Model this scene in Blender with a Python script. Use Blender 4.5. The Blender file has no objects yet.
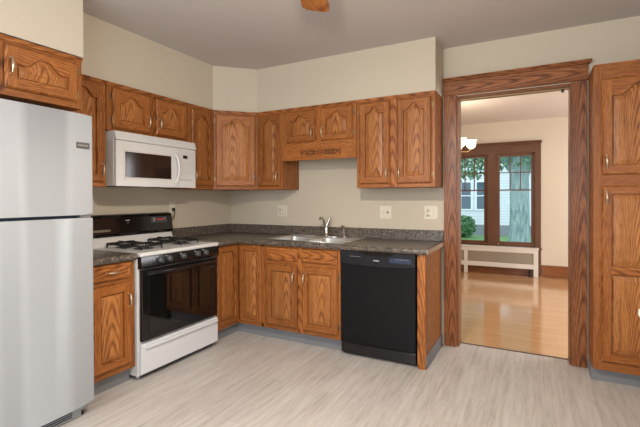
import bpy, bmesh, math, random
from mathutils import Vector, Matrix
PI = math.pi
random.seed(7)
SC = bpy.context.scene
COL = SC.collection

# ------------------------------------------------------------------ camera
cam = bpy.data.cameras.new('camera')
cam_o = bpy.data.objects.new('camera', cam); COL.objects.link(cam_o)
cam.sensor_width = 36.0
cam.lens = 404.5782 / 640 * 36.0
cam.shift_y = -12.4 / 640
cam.clip_start = 0.05; cam.clip_end = 200
yaw, pit, rol = math.radians(27.82), math.radians(-0.412), math.radians(-0.1993)
r = Vector((math.cos(yaw), math.sin(yaw), 0)); fw = Vector((-math.sin(yaw), math.cos(yaw), 0)); up = Vector((0, 0, 1))
f2 = fw*math.cos(pit) + up*math.sin(pit); u2 = up*math.cos(pit) - fw*math.sin(pit)
r3 = r*math.cos(rol) + u2*math.sin(rol); u3 = u2*math.cos(rol) - r*math.sin(rol)
cam_o.matrix_world = Matrix(((r3.x, u3.x, -f2.x, 3.121), (r3.y, u3.y, -f2.y, -3.6798), (r3.z, u3.z, -f2.z, 1.3016), (0, 0, 0, 1)))
SC.camera = cam_o

# ------------------------------------------------------------------ world, light, exposure
SC.view_settings.view_transform = 'Standard'
SC.view_settings.look = 'None'
SC.view_settings.exposure = 0.1
SC.view_settings.gamma = 1.0
SC.view_settings.use_curve_mapping = False
W = bpy.data.worlds.new('world'); SC.world = W; W.use_nodes = True
bg = W.node_tree.nodes['Background']
bg.inputs[0].default_value = (0.72, 0.86, 1.0, 1); bg.inputs[1].default_value = 1.9

def light(name, kind, loc, power, color, rot=(0, 0, 0), **kw):
    d = bpy.data.lights.new(name, kind); d.energy = power; d.color = color
    for k, v in kw.items(): setattr(d, k, v)
    o = bpy.data.objects.new(name, d); o.location = loc; o.rotation_euler = rot; COL.objects.link(o)
    return o
# added area lights, out of view, giving daylight-toned fill to both rooms
light('rear_fill_light', 'AREA', (2.4, -4.88, 1.6), 66, (0.88, 0.93, 1.0), (math.radians(90), 0, 0), shape='RECTANGLE', size=2.6, size_y=1.5)  # added fill from behind the camera, at the rear wall opening
light('side_fill_light', 'AREA', (4.58, -3.2, 1.6), 16, (0.86, 0.92, 1.0), (math.radians(90), 0, math.radians(90)), shape='RECTANGLE', size=1.6, size_y=1.4)  # added fill from the right; that wall has no window
light('next_room_fill_light', 'AREA', (5.9, 1.9, 1.4), 90, (0.93, 0.95, 1.0), (math.radians(90), 0, math.radians(90)), shape='RECTANGLE', size=2.4, size_y=1.6)  # added fill before the unseen, windowless right wall of the next room
#light('front_window_daylight', 'AREA', (2.5, 4.2, 1.3), 30, (0.85, 0.93, 1.0), (math.radians(-90), 0, 0), shape='RECTANGLE', size=1.3, size_y=1.4)
light('daylight_sun', 'SUN', (0, 8, 9), 1.0, (1.0, 0.97, 0.92), (math.radians(48), 0, math.radians(15)), angle=0.3)

# ------------------------------------------------------------------ materials
def mat(name, color=(.8, .8, .8), rough=.5, metal=0., spec=.5, emit=None, estr=0, coat=0.):
    m = bpy.data.materials.new(name); m.use_nodes = True
    b = m.node_tree.nodes['Principled BSDF']
    b.inputs['Base Color'].default_value = (*color, 1); b.inputs['Roughness'].default_value = rough
    b.inputs['Metallic'].default_value = metal; b.inputs['Specular IOR Level'].default_value = spec
    b.inputs['Coat Weight'].default_value = coat; b.inputs['Coat Roughness'].default_value = .12
    if emit: b.inputs['Emission Color'].default_value = (*emit, 1); b.inputs['Emission Strength'].default_value = estr
    return m
class NT:
    def __init__(s, m): s.m = m; s.t = m.node_tree; s.b = s.t.nodes['Principled BSDF']
    def n(s, ty, **kw):
        x = s.t.nodes.new(ty)
        for k, v in kw.items(): setattr(x, k, v)
        return x
    def l(s, a, b): s.t.links.new(a, b)
    def math(s, op, a, b=None, c=None, clamp=False):
        x = s.n('ShaderNodeMath', operation=op, use_clamp=clamp)
        for i, v in enumerate((a, b, c)):
            if v is None: continue
            if isinstance(v, (int, float)): x.inputs[i].default_value = v
            else: s.l(v, x.inputs[i])
        return x.outputs[0]
    def ramp(s, fac, stops):
        x = s.n('ShaderNodeValToRGB'); e = x.color_ramp.elements
        while len(e) < len(stops): e.new(.5)
        for i, (p, c) in enumerate(stops): e[i].position = p; e[i].color = (*c, 1)
        s.l(fac, x.inputs[0]); return x.outputs[0]
    def comb(s, x, y, z):
        c = s.n('ShaderNodeCombineXYZ')
        for i, v in enumerate((x, y, z)):
            if isinstance(v, (int, float)): c.inputs[i].default_value = v
            else: s.l(v, c.inputs[i])
        return c.outputs[0]
    def noise(s, vec, scale=1., detail=2., rough=.5):
        x = s.n('ShaderNodeTexNoise'); x.inputs['Scale'].default_value = scale
        x.inputs['Detail'].default_value = detail; x.inputs['Roughness'].default_value = rough
        s.l(vec, x.inputs['Vector']); return x.outputs[0]
    def mix(s, fac, a, b, mode='MIX'):
        x = s.n('ShaderNodeMix', data_type='RGBA', blend_type=mode)
        for i, v in ((0, fac), (6, a), (7, b)):
            if isinstance(v, (int, float)): x.inputs[i].default_value = v
            elif isinstance(v, tuple): x.inputs[i].default_value = (*v, 1)
            else: s.l(v, x.inputs[i])
        return x.outputs[2]
    def bump(s, h, st=.2, dist=.002):
        x = s.n('ShaderNodeBump'); x.inputs['Strength'].default_value = st; x.inputs['Distance'].default_value = dist
        s.l(h, x.inputs['Height']); s.l(x.outputs[0], s.b.inputs['Normal'])

def oak(name, grain, light_c, mid_c, dark_c, rough=.42, k=16., period=.032, spec=.3, bs=.24):
    """oak boards: nested cathedral lines along the grain, plus short dark pores"""
    m = mat(name, rough=rough, spec=spec); t = NT(m)
    tc = t.n('ShaderNodeTexCoord'); sp = t.n('ShaderNodeSeparateXYZ'); t.l(tc.outputs['Object'], sp.inputs[0])
    oi = t.n('ShaderNodeObjectInfo'); rnd = oi.outputs['Random']
    x, y, z = sp.outputs
    if grain == 'Z': a = t.math('ADD', x, t.math('MULTIPLY', y, .7)); b = z
    elif grain == 'X': a = t.math('ADD', z, t.math('MULTIPLY', y, .7)); b = x
    else: a = t.math('ADD', x, z); b = y
    seed = t.math('MULTIPLY', rnd, 37.)
    wob = t.noise(t.comb(t.math('MULTIPLY', a, 14.), t.math('MULTIPLY', b, 2.6), seed), 1., 3.)
    ao = t.math('ADD', a, t.math('MULTIPLY', t.math('SUBTRACT', rnd, .5), .10))
    ao = t.math('ADD', ao, t.math('MULTIPLY', t.math('SUBTRACT', wob, .5), .030))
    g = t.math('ADD', t.math('MULTIPLY', b, bs), t.math('MULTIPLY', t.math('MULTIPLY', ao, ao), k))
    g = t.math('ADD', g, t.math('MULTIPLY', t.math('SUBTRACT', wob, .5), .03))
    s1 = t.math('SINE', t.math('MULTIPLY', g, 2*PI/period))
    s1 = t.math('MULTIPLY_ADD', s1, .5, .5)
    pores = t.noise(t.comb(t.math('MULTIPLY', a, 260.), t.math('MULTIPLY', b, 14.), seed), 1., 2., .6)
    streak = t.noise(t.comb(t.math('MULTIPLY', a, 45.), t.math('MULTIPLY', b, 2.), seed), 1., 3., .6)
    v = t.math('ADD', t.math('MULTIPLY', t.math('POWER', s1, 2.5), .33), t.math('MULTIPLY', streak, .62))
    v = t.math('ADD', v, t.math('MULTIPLY', t.math('SUBTRACT', pores, .5), .9), clamp=True)
    c = t.ramp(v, [(.15, light_c), (.45, mid_c), (.85, dark_c)])
    tone = t.math('MULTIPLY_ADD', rnd, .28, .86)
    c = t.mix(1., c, t.comb(tone, tone, tone), 'MULTIPLY')
    t.l(c, t.b.inputs['Base Color'])
    t.bump(v, .12, .001)
    return m
OL, OM, OD = (.45, .172, .044), (.28, .088, .019), (.06, .014, .004)
OAKV = oak('oak_vertical', 'Z', OL, OM, OD)
OAKH = oak('oak_horizontal', 'X', OL, OM, OD)
PL, PM, PD = (.49, .205, .060), (.33, .118, .030), (.085, .022, .006)
OAKP = oak('oak_panel', 'Z', PL, PM, PD, k=20., period=.030)
CL, CM, CD = (.34, .135, .050), (.21, .070, .022), (.038, .010, .003)
CASV = oak('casing_oak_vertical', 'Z', CL, CM, CD, rough=.33, k=26., period=.034, bs=.16)
CASH = oak('casing_oak_horizontal', 'X', CL, CM, CD, rough=.33, k=26., period=.034, bs=.16)
WN = (.13, .055, .027)
WINW = oak('window_wood', 'Z', (.18, .08, .04), WN, (.06, .024, .012), rough=.4)

def wallmat(name, c, rough=.8, var=.04):
    m = mat(name, c, rough, spec=.2); t = NT(m)
    tc = t.n('ShaderNodeTexCoord')
    n = t.noise(tc.outputs['Object'], 180., 3.); n2 = t.noise(tc.outputs['Object'], 1.3, 2.)
    col = t.mix(n2, tuple(x*(1-var) for x in c), tuple(min(1, x*(1+var)) for x in c))
    t.l(col, t.b.inputs['Base Color']); t.bump(n, .12, .0008); return m
WALL = wallmat('wall_paint', (.545, .478, .372))
CEIL = wallmat('ceiling_paint', (.53, .49, .465))
WALL2 = wallmat('next_room_paint', (.68, .60, .48))
CEIL2 = wallmat('next_room_ceiling_paint', (.70, .63, .57))
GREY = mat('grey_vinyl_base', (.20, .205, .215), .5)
WHITE = mat('white_enamel', (.64, .63, .61), .28)
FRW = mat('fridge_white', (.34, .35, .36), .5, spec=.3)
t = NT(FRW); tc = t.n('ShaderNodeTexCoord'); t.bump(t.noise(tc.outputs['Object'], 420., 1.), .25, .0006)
DRW = mat('white_drawer', (.70, .71, .73), .3)
OFFW = mat('almond_plastic', (.66, .60, .47), .4)
BLK = mat('black_gloss', (.007, .006, .006), .10, spec=.6)
BLKG = mat('black_glass', (.005, .004, .0035), .04, spec=.9)
DWB = mat('black_dishwasher_panel', (.006, .006, .007), .25, spec=.22)
BLKM = mat('black_iron', (.012, .012, .012), .45)
DGRY = mat('dark_grey_plastic', (.05, .05, .053), .45)
MWIN = mat('microwave_window', (.018, .011, .008), .12, spec=.7)
STEEL = mat('brushed_steel', (.72, .70, .67), .38, 1.)
CHROME = mat('chrome', (.66, .63, .58), .14, 1.)
BRASS = mat('antique_brass', (.55, .38, .20), .28, 1.)
BRASSL = mat('bright_pull_inlay', (.62, .52, .38), .28, .9)
HING = mat('aged_brass_hinge', (.30, .20, .10), .4, .9)
RED = mat('red_clock_digits', (.1, 0, 0), .4, emit=(1., .03, .04), estr=.9)
PRINT = mat('pale_print', (.45, .45, .45), .5)
CARVE = mat('carved_stain', (.085, .024, .007), .5)
RADW = mat('radiator_white', (.74, .70, .63), .4)
GLOBE = mat('frosted_lamp_glass', (.9, .85, .75), .4, emit=(1., .80, .55), estr=3.)
SHADE = mat('lit_glass_shade', (.9, .85, .75), .4, emit=(1., .80, .55), estr=2.2)
BLUET = mat('blue_print', (.022, .035, .075), .3)

def granite():
    m = mat('speckled_laminate', rough=.3, spec=.45); t = NT(m)
    tc = t.n('ShaderNodeTexCoord')
    n = t.noise(tc.outputs['Object'], 95., 3., .8); n2 = t.noise(tc.outputs['Object'], 38., 2.)
    v = t.math('ADD', t.math('MULTIPLY', n, .8), t.math('MULTIPLY', n2, .2))
    t.l(t.ramp(v, [(.41, (.012, .010, .009)), (.47, (.075, .058, .045)), (.54, (.12, .098, .078)), (.62, (.34, .28, .22))]), t.b.inputs['Base Color'])
    return m
GRAN = granite()
def kitchen_floor():
    m = mat('pale_vinyl_plank', rough=.38, spec=.35); t = NT(m)
    tc = t.n('ShaderNodeTexCoord'); sp = t.n('ShaderNodeSeparateXYZ'); t.l(tc.outputs['Object'], sp.inputs[0]); x, y, z = sp.outputs
    br = t.n('ShaderNodeTexBrick'); t.l(t.comb(y, x, 0.), br.inputs['Vector'])
    br.offset = .37; br.inputs['Scale'].default_value = 1.; br.inputs['Brick Width'].default_value = .92; br.inputs['Row Height'].default_value = .102
    br.inputs['Mortar Size'].default_value = .0012; br.inputs['Bias'].default_value = 0
    br.inputs['Color1'].default_value = (.0, .0, .0, 1); br.inputs['Color2'].default_value = (1, 1, 1, 1); br.inputs['Mortar'].default_value = (.4, .4, .4, 1)
    s = t.noise(t.comb(t.math('MULTIPLY', x, 34.), t.math('MULTIPLY', y, 2.4), 0.), 1., 4., .65)
    f = t.noise(t.comb(t.math('MULTIPLY', x, 160.), t.math('MULTIPLY', y, 9.), 3.), 1., 2., .6)
    v = t.math('ADD', t.math('MULTIPLY', s, .75), t.math('MULTIPLY', f, .3))
    bw = t.n('ShaderNodeRGBToBW'); t.l(br.outputs['Color'], bw.inputs[0])
    v = t.math('ADD', v, t.math('MULTIPLY', t.math('SUBTRACT', bw.outputs[0], .5), .10))
    c = t.ramp(v, [(.30, (.38, .345, .31)), (.5, (.53, .49, .45)), (.72, (.64, .605, .565))])
    c = t.mix(t.math('MULTIPLY', br.outputs['Fac'], .35), c, (.30, .26, .23))
    t.l(c, t.b.inputs['Base Color']); return m
def wood_floor():
    m = mat('polished_oak_strip', rough=.12, spec=.5, coat=.6); t = NT(m)
    tc = t.n('ShaderNodeTexCoord'); sp = t.n('ShaderNodeSeparateXYZ'); t.l(tc.outputs['Object'], sp.inputs[0]); x, y, z = sp.outputs
    br = t.n('ShaderNodeTexBrick'); t.l(t.comb(x, y, 0.), br.inputs['Vector'])
    br.offset = .41; br.inputs['Scale'].default_value = 1.; br.inputs['Brick Width'].default_value = 1.1; br.inputs['Row Height'].default_value = .058
    br.inputs['Mortar Size'].default_value = .0012
    br.inputs['Color1'].default_value = (.56, .30, .125, 1); br.inputs['Color2'].default_value = (.66, .38, .18, 1); br.inputs['Mortar'].default_value = (.30, .12, .045, 1)
    s = t.noise(t.comb(t.math('MULTIPLY', x, 3.), t.math('MULTIPLY', y, 60.), 0.), 1., 3., .6)
    c = t.mix(.5, br.outputs['Color'], t.ramp(s, [(.3, (.52, .27, .12)), (.7, (.74, .46, .24))]))
    t.l(c, t.b.inputs['Base Color']); return m
def grille_mat():
    m = mat('woven_metal_grille', rough=.5, metal=.2); t = NT(m)
    tc = t.n('ShaderNodeTexCoord'); sp = t.n('ShaderNodeSeparateXYZ'); t.l(tc.outputs['Object'], sp.inputs[0]); x, y, z = sp.outputs
    u = t.math('SINE', t.math('MULTIPLY', x, 2*PI/.021)); w = t.math('SINE', t.math('MULTIPLY', z, 2*PI/.021))
    v = t.math('MULTIPLY_ADD', t.math('MULTIPLY', u, w), .5, .5)
    t.l(t.ramp(v, [(.25, (.16, .13, .10)), (.6, (.42, .36, .28))]), t.b.inputs['Base Color']); return m
def siding():
    m = mat('white_lap_siding', rough=.6); t = NT(m)
    tc = t.n('ShaderNodeTexCoord'); sp = t.n('ShaderNodeSeparateXYZ'); t.l(tc.outputs['Object'], sp.inputs[0])
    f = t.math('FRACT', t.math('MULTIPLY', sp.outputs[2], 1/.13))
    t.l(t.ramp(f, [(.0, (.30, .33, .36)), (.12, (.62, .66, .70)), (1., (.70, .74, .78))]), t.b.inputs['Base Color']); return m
def leafmat(name, a, b):
    m = mat(name, rough=.6); t = NT(m); tc = t.n('ShaderNodeTexCoord')
    t.l(t.ramp(t.noise(tc.outputs['Object'], 5., 3.), [(.35, a), (.65, b)]), t.b.inputs['Base Color']); return m
def barkmat():
    m = mat('grey_bark', rough=.9); t = NT(m); tc = t.n('ShaderNodeTexCoord'); sp = t.n('ShaderNodeSeparateXYZ'); t.l(tc.outputs['Object'], sp.inputs[0])
    n = t.noise(t.comb(t.math('MULTIPLY', sp.outputs[0], 16.), t.math('MULTIPLY', sp.outputs[1], 16.), t.math('MULTIPLY', sp.outputs[2], 3.)), 1., 4., .7)
    t.l(t.ramp(n, [(.35, (.13, .20, .20)), (.65, (.34, .43, .42))]), t.b.inputs['Base Color']); t.bump(n, .5, .02); return m
GLASS = bpy.data.materials.new('window_glass'); GLASS.use_nodes = True
_b = GLASS.node_tree.nodes['Principled BSDF']; _b.inputs['Transmission Weight'].default_value = 1; _b.inputs['Roughness'].default_value = 0
_b.inputs['IOR'].default_value = 1.12; _b.inputs['Base Color'].default_value = (.93, .98, 1, 1)

# ------------------------------------------------------------------ mesh helper
class MB:
    def __init__(s): s.v = []; s.f = []; s.m = []; s.sm = []
    def add(s, vs, fs, mi=0, smooth=False):
        o = len(s.v); s.v += [tuple(v) for v in vs]
        for f in fs: s.f.append([i+o for i in f]); s.m.append(mi); s.sm.append(smooth)
    def addbm(s, bm, mi=0, smooth=False):
        bm.verts.index_update(); s.add([v.co[:] for v in bm.verts], [[v.index for v in f.verts] for f in bm.faces], mi, smooth); bm.free()
    def box(s, x0, x1, y0, y1, z0, z1, bev=0., mi=0, seg=2):
        x0, x1 = sorted((x0, x1)); y0, y1 = sorted((y0, y1)); z0, z1 = sorted((z0, z1))
        bm = bmesh.new(); vs = [bm.verts.new((x, y, z)) for x in (x0, x1) for y in (y0, y1) for z in (z0, z1)]
        for q in ((0, 1, 3, 2), (4, 6, 7, 5), (0, 4, 5, 1), (2, 3, 7, 6), (0, 2, 6, 4), (1, 5, 7, 3)): bm.faces.new([vs[i] for i in q])
        if bev > 0:
            bev = min(bev, .49*min(x1-x0, y1-y0, z1-z0))
            bmesh.ops.bevel(bm, geom=bm.edges[:], offset=bev, segments=seg, profile=.5, affect='EDGES')
        s.addbm(bm, mi, False); return s
    def prism(s, pts, axis, a0, a1, mi=0, smooth=False):
        """pts: 2-D polygon; axis 'x': pts=(y,z); 'y': pts=(x,z); 'z': pts=(x,y)"""
        def P(p, a): return {'x': (a, p[0], p[1]), 'y': (p[0], a, p[1]), 'z': (p[0], p[1], a)}[axis]
        n = len(pts); vs = [P(p, a0) for p in pts] + [P(p, a1) for p in pts]
        s.add(vs, [list(range(n))[::-1], list(range(n, 2*n))], mi)
        s.add(vs, [[i, (i+1) % n, (i+1) % n+n, i+n] for i in range(n)], mi, smooth); return s
    def tube(s, pts, rad, seg=8, mi=0, closed=False):
        pts = [Vector(p) for p in pts]; n = len(pts); rads = rad if isinstance(rad, (list, tuple)) else [rad]*n
        vs = []; prev = None
        for i, p in enumerate(pts):
            if closed: d = pts[(i+1) % n] - pts[i-1]
            else: d = pts[min(i+1, n-1)] - pts[max(i-1, 0)]
            d.normalize()
            if prev is None: a = d.orthogonal().normalized()
            else: a = (prev - d*prev.dot(d)).normalized()
            prev = a; b = d.cross(a)
            for k in range(seg): vs.append(p + (a*math.cos(2*PI*k/seg) + b*math.sin(2*PI*k/seg))*rads[i])
        fs = []
        for i in range(n if closed else n-1):
            j = (i+1) % n
            for k in range(seg): fs.append([i*seg+k, i*seg+(k+1) % seg, j*seg+(k+1) % seg, j*seg+k])
        s.add(vs, fs, mi, True)
        if not closed: s.add(vs[:seg], [list(range(seg))[::-1]], mi); s.add(vs[-seg:], [list(range(seg))], mi)
        return s
    def lathe(s, prof, c, axis='z', seg=20, mi=0):
        """prof: (radius, height) pairs"""
        vs = []
        for (rr, h) in prof:
            for k in range(seg):
                u, w = rr*math.cos(2*PI*k/seg), rr*math.sin(2*PI*k/seg)
                q = {'z': (u, w, h), 'y': (u, h, w), 'x': (h, u, w)}[axis]
                vs.append((q[0]+c[0], q[1]+c[1], q[2]+c[2]))
        fs = [[i*seg+k, i*seg+(k+1) % seg, (i+1)*seg+(k+1) % seg, (i+1)*seg+k] for i in range(len(prof)-1) for k in range(seg)]
        s.add(vs, fs, mi, True)
        if prof[0][0] > 1e-4: s.add(vs[:seg], [list(range(seg))], mi)
        if prof[-1][0] > 1e-4: s.add(vs[-seg:], [list(range(seg))], mi)
        return s
    def ball(s, c, rx, ry, rz, mi=0, sub=2):
        bm = bmesh.new(); bmesh.ops.create_icosphere(bm, subdivisions=sub, radius=1.)
        for v in bm.verts: v.co = Vector((v.co.x*rx+c[0], v.co.y*ry+c[1], v.co.z*rz+c[2]))
        s.addbm(bm, mi, True); return s
    def build(s, name, mats, parent=None, loc=None, label=None):
        """loc: origin in the parent's space; the mesh is written relative to it"""
        me = bpy.data.meshes.new(name); o3 = loc or (0, 0, 0)
        me.from_pydata([(v[0]-o3[0], v[1]-o3[1], v[2]-o3[2]) for v in s.v], [], s.f)
        mats = mats if isinstance(mats, (list, tuple)) else [mats]
        for m_ in mats: me.materials.append(m_)
        for p, mi, sm in zip(me.polygons, s.m, s.sm): p.material_index = mi; p.use_smooth = sm
        bm = bmesh.new(); bm.from_mesh(me); bmesh.ops.recalc_face_normals(bm, faces=bm.faces); bm.to_mesh(me); bm.free()
        o = bpy.data.objects.new(name, me); COL.objects.link(o)
        if parent: o.parent = parent
        if loc: o.location = loc
        if label: o['label'] = label
        return o
def tag(o, label, cat, group=None):
    o['label'] = label; o['category'] = cat
    if group: o['group'] = group
    return o
def thing(name, label, cat, loc=(0, 0, 0), rz=0., group=None):
    o = bpy.data.objects.new(name, None); COL.objects.link(o); o.empty_display_size = .1
    o.location = loc; o.rotation_euler = (0, 0, rz); return tag(o, label, cat, group)
def structure(o): o['kind'] = 'structure'; return o
def copy_tree(o, parent=None):
    c = o.copy(); COL.objects.link(c)
    if parent: c.parent = parent
    for ch in list(o.children): copy_tree(ch, c)
    return c

# ------------------------------------------------------------------ the shell
H = 2.615          # ceiling
OX0, OX1, OZ = 2.524, 3.388, 2.185      # door opening
TW = .13           # thickness of the wall between the rooms
XW, YB = 4.6, -4.9
XS0, XS1, YF = 0.6, 6.0, 3.90           # next room
structure(MB().box(0, XW, YB, .10, -.1, 0).build('floor', kitchen_floor()))
structure(MB().box(-.15, XW+.15, YB-.15, TW, H, H+.1).build('ceiling', CEIL))
structure(MB().box(-.15, 0, YB-.15, TW, -.1, H).build('wall_left', WALL))
w = MB().box(0, OX0, 0, TW, -.1, H).box(OX1, XW, 0, TW, -.1, H).box(OX0, OX1, 0, TW, OZ, H)
structure(w.build('wall_back', WALL))
structure(MB().box(XW, XW+.15, YB, .0, -.1, H).build('wall_right', WALL))
w = MB().box(0, 1.1, YB-.15, YB, -.1, H).box(3.7, XW, YB-.15, YB, -.1, H).box(1.1, 3.7, YB-.15, YB, -.1, .85).box(1.1, 3.7, YB-.15, YB, 2.35, H)
structure(w.build('wall_rear', WALL))
# soffit above the wall cabinets, following the angled corner; the deep one over the refrigerator
U = .318; CC = .6275
sof = [(0, 0), (0, -2.12), (U, -2.12), (U, -CC), (CC, -U), (2.414, -U), (2.414, 0)]
structure(MB().prism(sof, 'z', 2.178, H).build('wall_soffit', WALL))
structure(MB().box(0, .63, -3.3, -2.125, 2.185, H).build('wall_refrigerator_soffit', WALL))
# next room
structure(MB().box(XS0, XS1, .122, YF, -.1, -.002).build('floor_next_room', wood_floor()))
structure(MB().box(XS0-.1, XS1+.1, TW+.005, YF+.15, H-.02, H+.1).build('ceiling_next_room', CEIL2))
structure(MB().box(XS0-.1, XS0, TW, YF+.15, -.1, H-.02).build('wall_next_room_left', WALL2))
structure(MB().box(XS1, XS1+.1, TW, YF+.15, -.1, H-.02).build('wall_next_room_right', WALL2))
w = MB().box(XS0, 1.80, YF, YF+.15, -.1, H-.02).box(3.16, XS1, YF, YF+.15, -.1, H-.02).box(1.80, 3.16, YF, YF+.15, 2.06, H-.02).box(1.80, 3.16, YF, YF+.15, -.1, .46)
structure(w.build('wall_next_room_front', WALL2))
structure(MB().box(XS0, OX0, TW+.001, TW+.01, 0, H-.02).box(OX1, XS1, TW+.001, TW+.01, 0, H-.02).box(OX0, OX1, TW+.001, TW+.01, OZ, H-.02).build('wall_next_room_back', WALL2))
structure(MB().box(OX0, OX1, .10, .122, -.1, .004, .002).build('trim_1', mat('dark_threshold', (.07, .03, .015), .4)))
b = MB().box(1.0, 3.14, YF-.022, YF-.001, 0, .19, .003).box(3.235, XS1, YF-.022, YF-.001, 0, .165, .003).box(3.235, XS1, YF-.028, YF-.001, .165, .19, .005)
structure(b.build('baseboard_next_room_front', CASH))

# doorway: jambs, flat casings and the capped head
d1 = MB().box(OX0, OX0+.02, 0.0, TW+.01, 0.002, OZ).box(OX1-.02, OX1, 0.0, TW+.01, .002, OZ)
d1 = structure(d1.build('door_1', CASV))
structure(MB().box(OX0+.02, OX1-.02, 0.0, TW+.01, OZ-.02, OZ).build('head_jamb', CASH, d1))
structure(MB().box(2.424, OX0+.006, -.024, -.001, .002, 2.195, .003).build('casing', CASV, d1, (2.485, 0, 1.1)))
structure(MB().box(OX1-.006, 3.482, -.024, -.001, .002, 2.195, .003).build('casing', CASV, d1, (3.43, 0, 1.1)))
hd = MB().box(2.42, 3.487, -.028, -.001, 2.195, 2.31, .003).box(2.42, 3.494, -.036, -.001, 2.19, 2.203, .005).box(2.42, 3.50, -.044, -.001, 2.310, 2.322, .004)
hd.prism([(-.001, 2.322), (-.048, 2.322), (-.058, 2.334), (-.058, 2.338), (-.001, 2.338)], 'x', 2.42, 3.508)
structure(hd.build('casing_head', CASH, d1, (2.95, 0, 2.25)))
structure(MB().box(OX0+.02, OX1-.02, .045, .065, OZ-.030, OZ-.02, .002).build('door_track', HING, d1))
structure(MB().box(3.315, 3.335, .035, .075, OZ-.052, OZ-.03, .003).build('catch', BLKM, d1))

# ------------------------------------------------------------------ cabinet joinery
def arch(u): 
    a = min(1., max(0., (abs(u)-.10)/.66)); return .5+.5*math.cos(PI*a)
def rp_door(x0, x1, z0, z1, yf, parent, arched=True, name='door', splits=None, st=None, rise=None, simple=False):
    """raised panel door; its back lies on y=yf, front at yf-.019; returns the door object"""
    T = .024; w_, h_ = x1-x0, z1-z0; st = st or min(.055, w_*.2)
    cx, cz = (x0+x1)/2, (z0+z1)/2; B = MB(); e = .010
    yF = yf-T
    # outer edge: back to chamfer to front
    ring = [(x0, z0), (x1, z0), (x1, z1), (x0, z1)]; ring2 = [(x0+e, z0+e), (x1-e, z0+e), (x1-e, z1-e), (x0+e, z1-e)]
    rb = .007; ring0 = [(x0+rb, z0+rb), (x1-rb, z0+rb), (x1-rb, z1-rb), (x0+rb, z1-rb)]   # rebated back, full lip, eased front
    vs = []
    for rg_, y in ((ring0, yf), (ring0, yF+.0155), (ring, yF+.0150), (ring, yF+.0105), (ring2, yF)): vs += [(x, y, z) for x, z in rg_]
    fs = [[3, 2, 1, 0]]
    for q in (0, 4, 8, 12):
        for i in range(4): fs.append([q+i, q+(i+1) % 4, q+4+(i+1) % 4, q+4+i])
    B.add(vs, fs, 0)
    X0, X1, Z0, Z1 = x0+e, x1-e, z0+e, z1-e
    spans = [(z0+st, z1-st)] if not splits else splits
    xl, xr = x0+st, x1-st
    B.add([(X0, yF, Z0), (xl, yF, Z0), (xl, yF, Z1), (X0, yF, Z1)], [[0, 1, 2, 3]], 0)
    B.add([(xr, yF, Z0), (X1, yF, Z0), (X1, yF, Z1), (xr, yF, Z1)], [[0, 1, 2, 3]], 0)
    prevz = Z0
    rise = rise if rise is not None else min(.058, (x1-x0-2*st)*.30)
    for si, (a0, a1) in enumerate(spans):
        arc = arched and si == len(spans)-1
        N = 24 if arc else 2
        rs = rise if arc else 0.
        a1e = a1 if not arc else a1+.012       # crown of the arch eats into the rail
        def contour(d):
            L, R, Bo = xl+d, xr-d, a0+d; pts = [(L, Bo), (R, Bo)]
            for i in range(N+1):
                x = R+(L-R)*i/N; u = (x-cx)/((xr-xl)/2)
                pts.append((x, a1e-rs+rs*arch(u)-d))
            return pts
        c0 = contour(0)
        B.add([(xl, yF, prevz), (xr, yF, prevz), (xr, yF, a0), (xl, yF, a0)], [[0, 1, 2, 3]], 1)
        nz = Z1 if si == len(spans)-1 else None
        if nz is not None:
            for i in range(N):
                p, q = c0[2+i], c0[3+i]; B.add([(p[0], yF, p[1]), (p[0], yF, nz), (q[0], yF, nz), (q[0], yF, q[1])], [[0, 1, 2, 3]], 1)
        prevz = a1
        bw = min(.030, (xr-xl)*.17)
        lv = [(0, 0), (.001, .001), (.002, .0195), (.011, .020), (.013, .012), (.012+bw, .004), (.0125+bw, .0005)]
        cs = [[(x, yF+dy, z) for x, z in contour(d)] for d, dy in lv]
        n = len(c0)
        for j in range(len(cs)-1):
            B.add(cs[j]+cs[j+1], [[i, (i+1) % n, n+(i+1) % n, n+i] for i in range(n)], 2 if j > 1 else 0)
        # field, fanned in strips so that a concave outline stays sound
        L = cs[-1]; top = L[2:]; bot = [(L[1][0]+(L[0][0]-L[1][0])*i/N, L[1][1], L[0][2]) for i in range(N+1)]
        for i in range(N): B.add([bot[i], top[i], top[i+1], bot[i+1]], [[0, 1, 2, 3]], 2)
    o = B.build(name, [OAKV, OAKH, OAKP], parent, (cx, yf, cz))
    return o, cx, cz
def pull(door, cx, cz, x, z, yF, horiz=False):
    yF = -.024 if not horiz else yF
    """bail pull on backplate; coordinates relative to the cabinet, stored relative to the door"""
    B = MB(); L = .044
    def P(a, b, y): return (x+a-cx, y, z+b-cz) if not horiz else (x+b-cx, y, z+a-cz)
    y = yF
    for sgn in (-1, 1):
        c = P(0, sgn*L, y-.002); B.ball(c, .0085, .0035, .0085, 0, 1)
        B.tube([P(0, sgn*L*.86, y-.001), P(0, sgn*L*.84, y-.018)], .0035, 6, 0)
    pts = [P(0, L*t_, y-.018-.008*(1-t_*t_)) for t_ in (-.9, -.6, -.3, 0, .3, .6, .9)]
    B.tube(pts, [.004, .005, .0075, .0085, .0075, .005, .004], 8, 1)
    return B.build('handle', [BRASS, BRASSL], door, None, 'antique brass pull handle')
def hinges(door, cx, cz, xe, z0, z1, side, yf):
    for zz in (z0+min(.07, (z1-z0)*.2), z1-min(.07, (z1-z0)*.2)):
        B = MB(); B.tube([(xe+side*.004-cx, -.012, zz-.024-cz), (xe+side*.004-cx, -.012, zz+.024-cz)], .0035, 8)
        B.box(xe+side*.004-cx, xe+side*.016-cx, -.003, 0.0, zz-.022-cz, zz+.022-cz, .0008)
        B.build('hinge', HING, door, None, 'exposed brass hinge')
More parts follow.
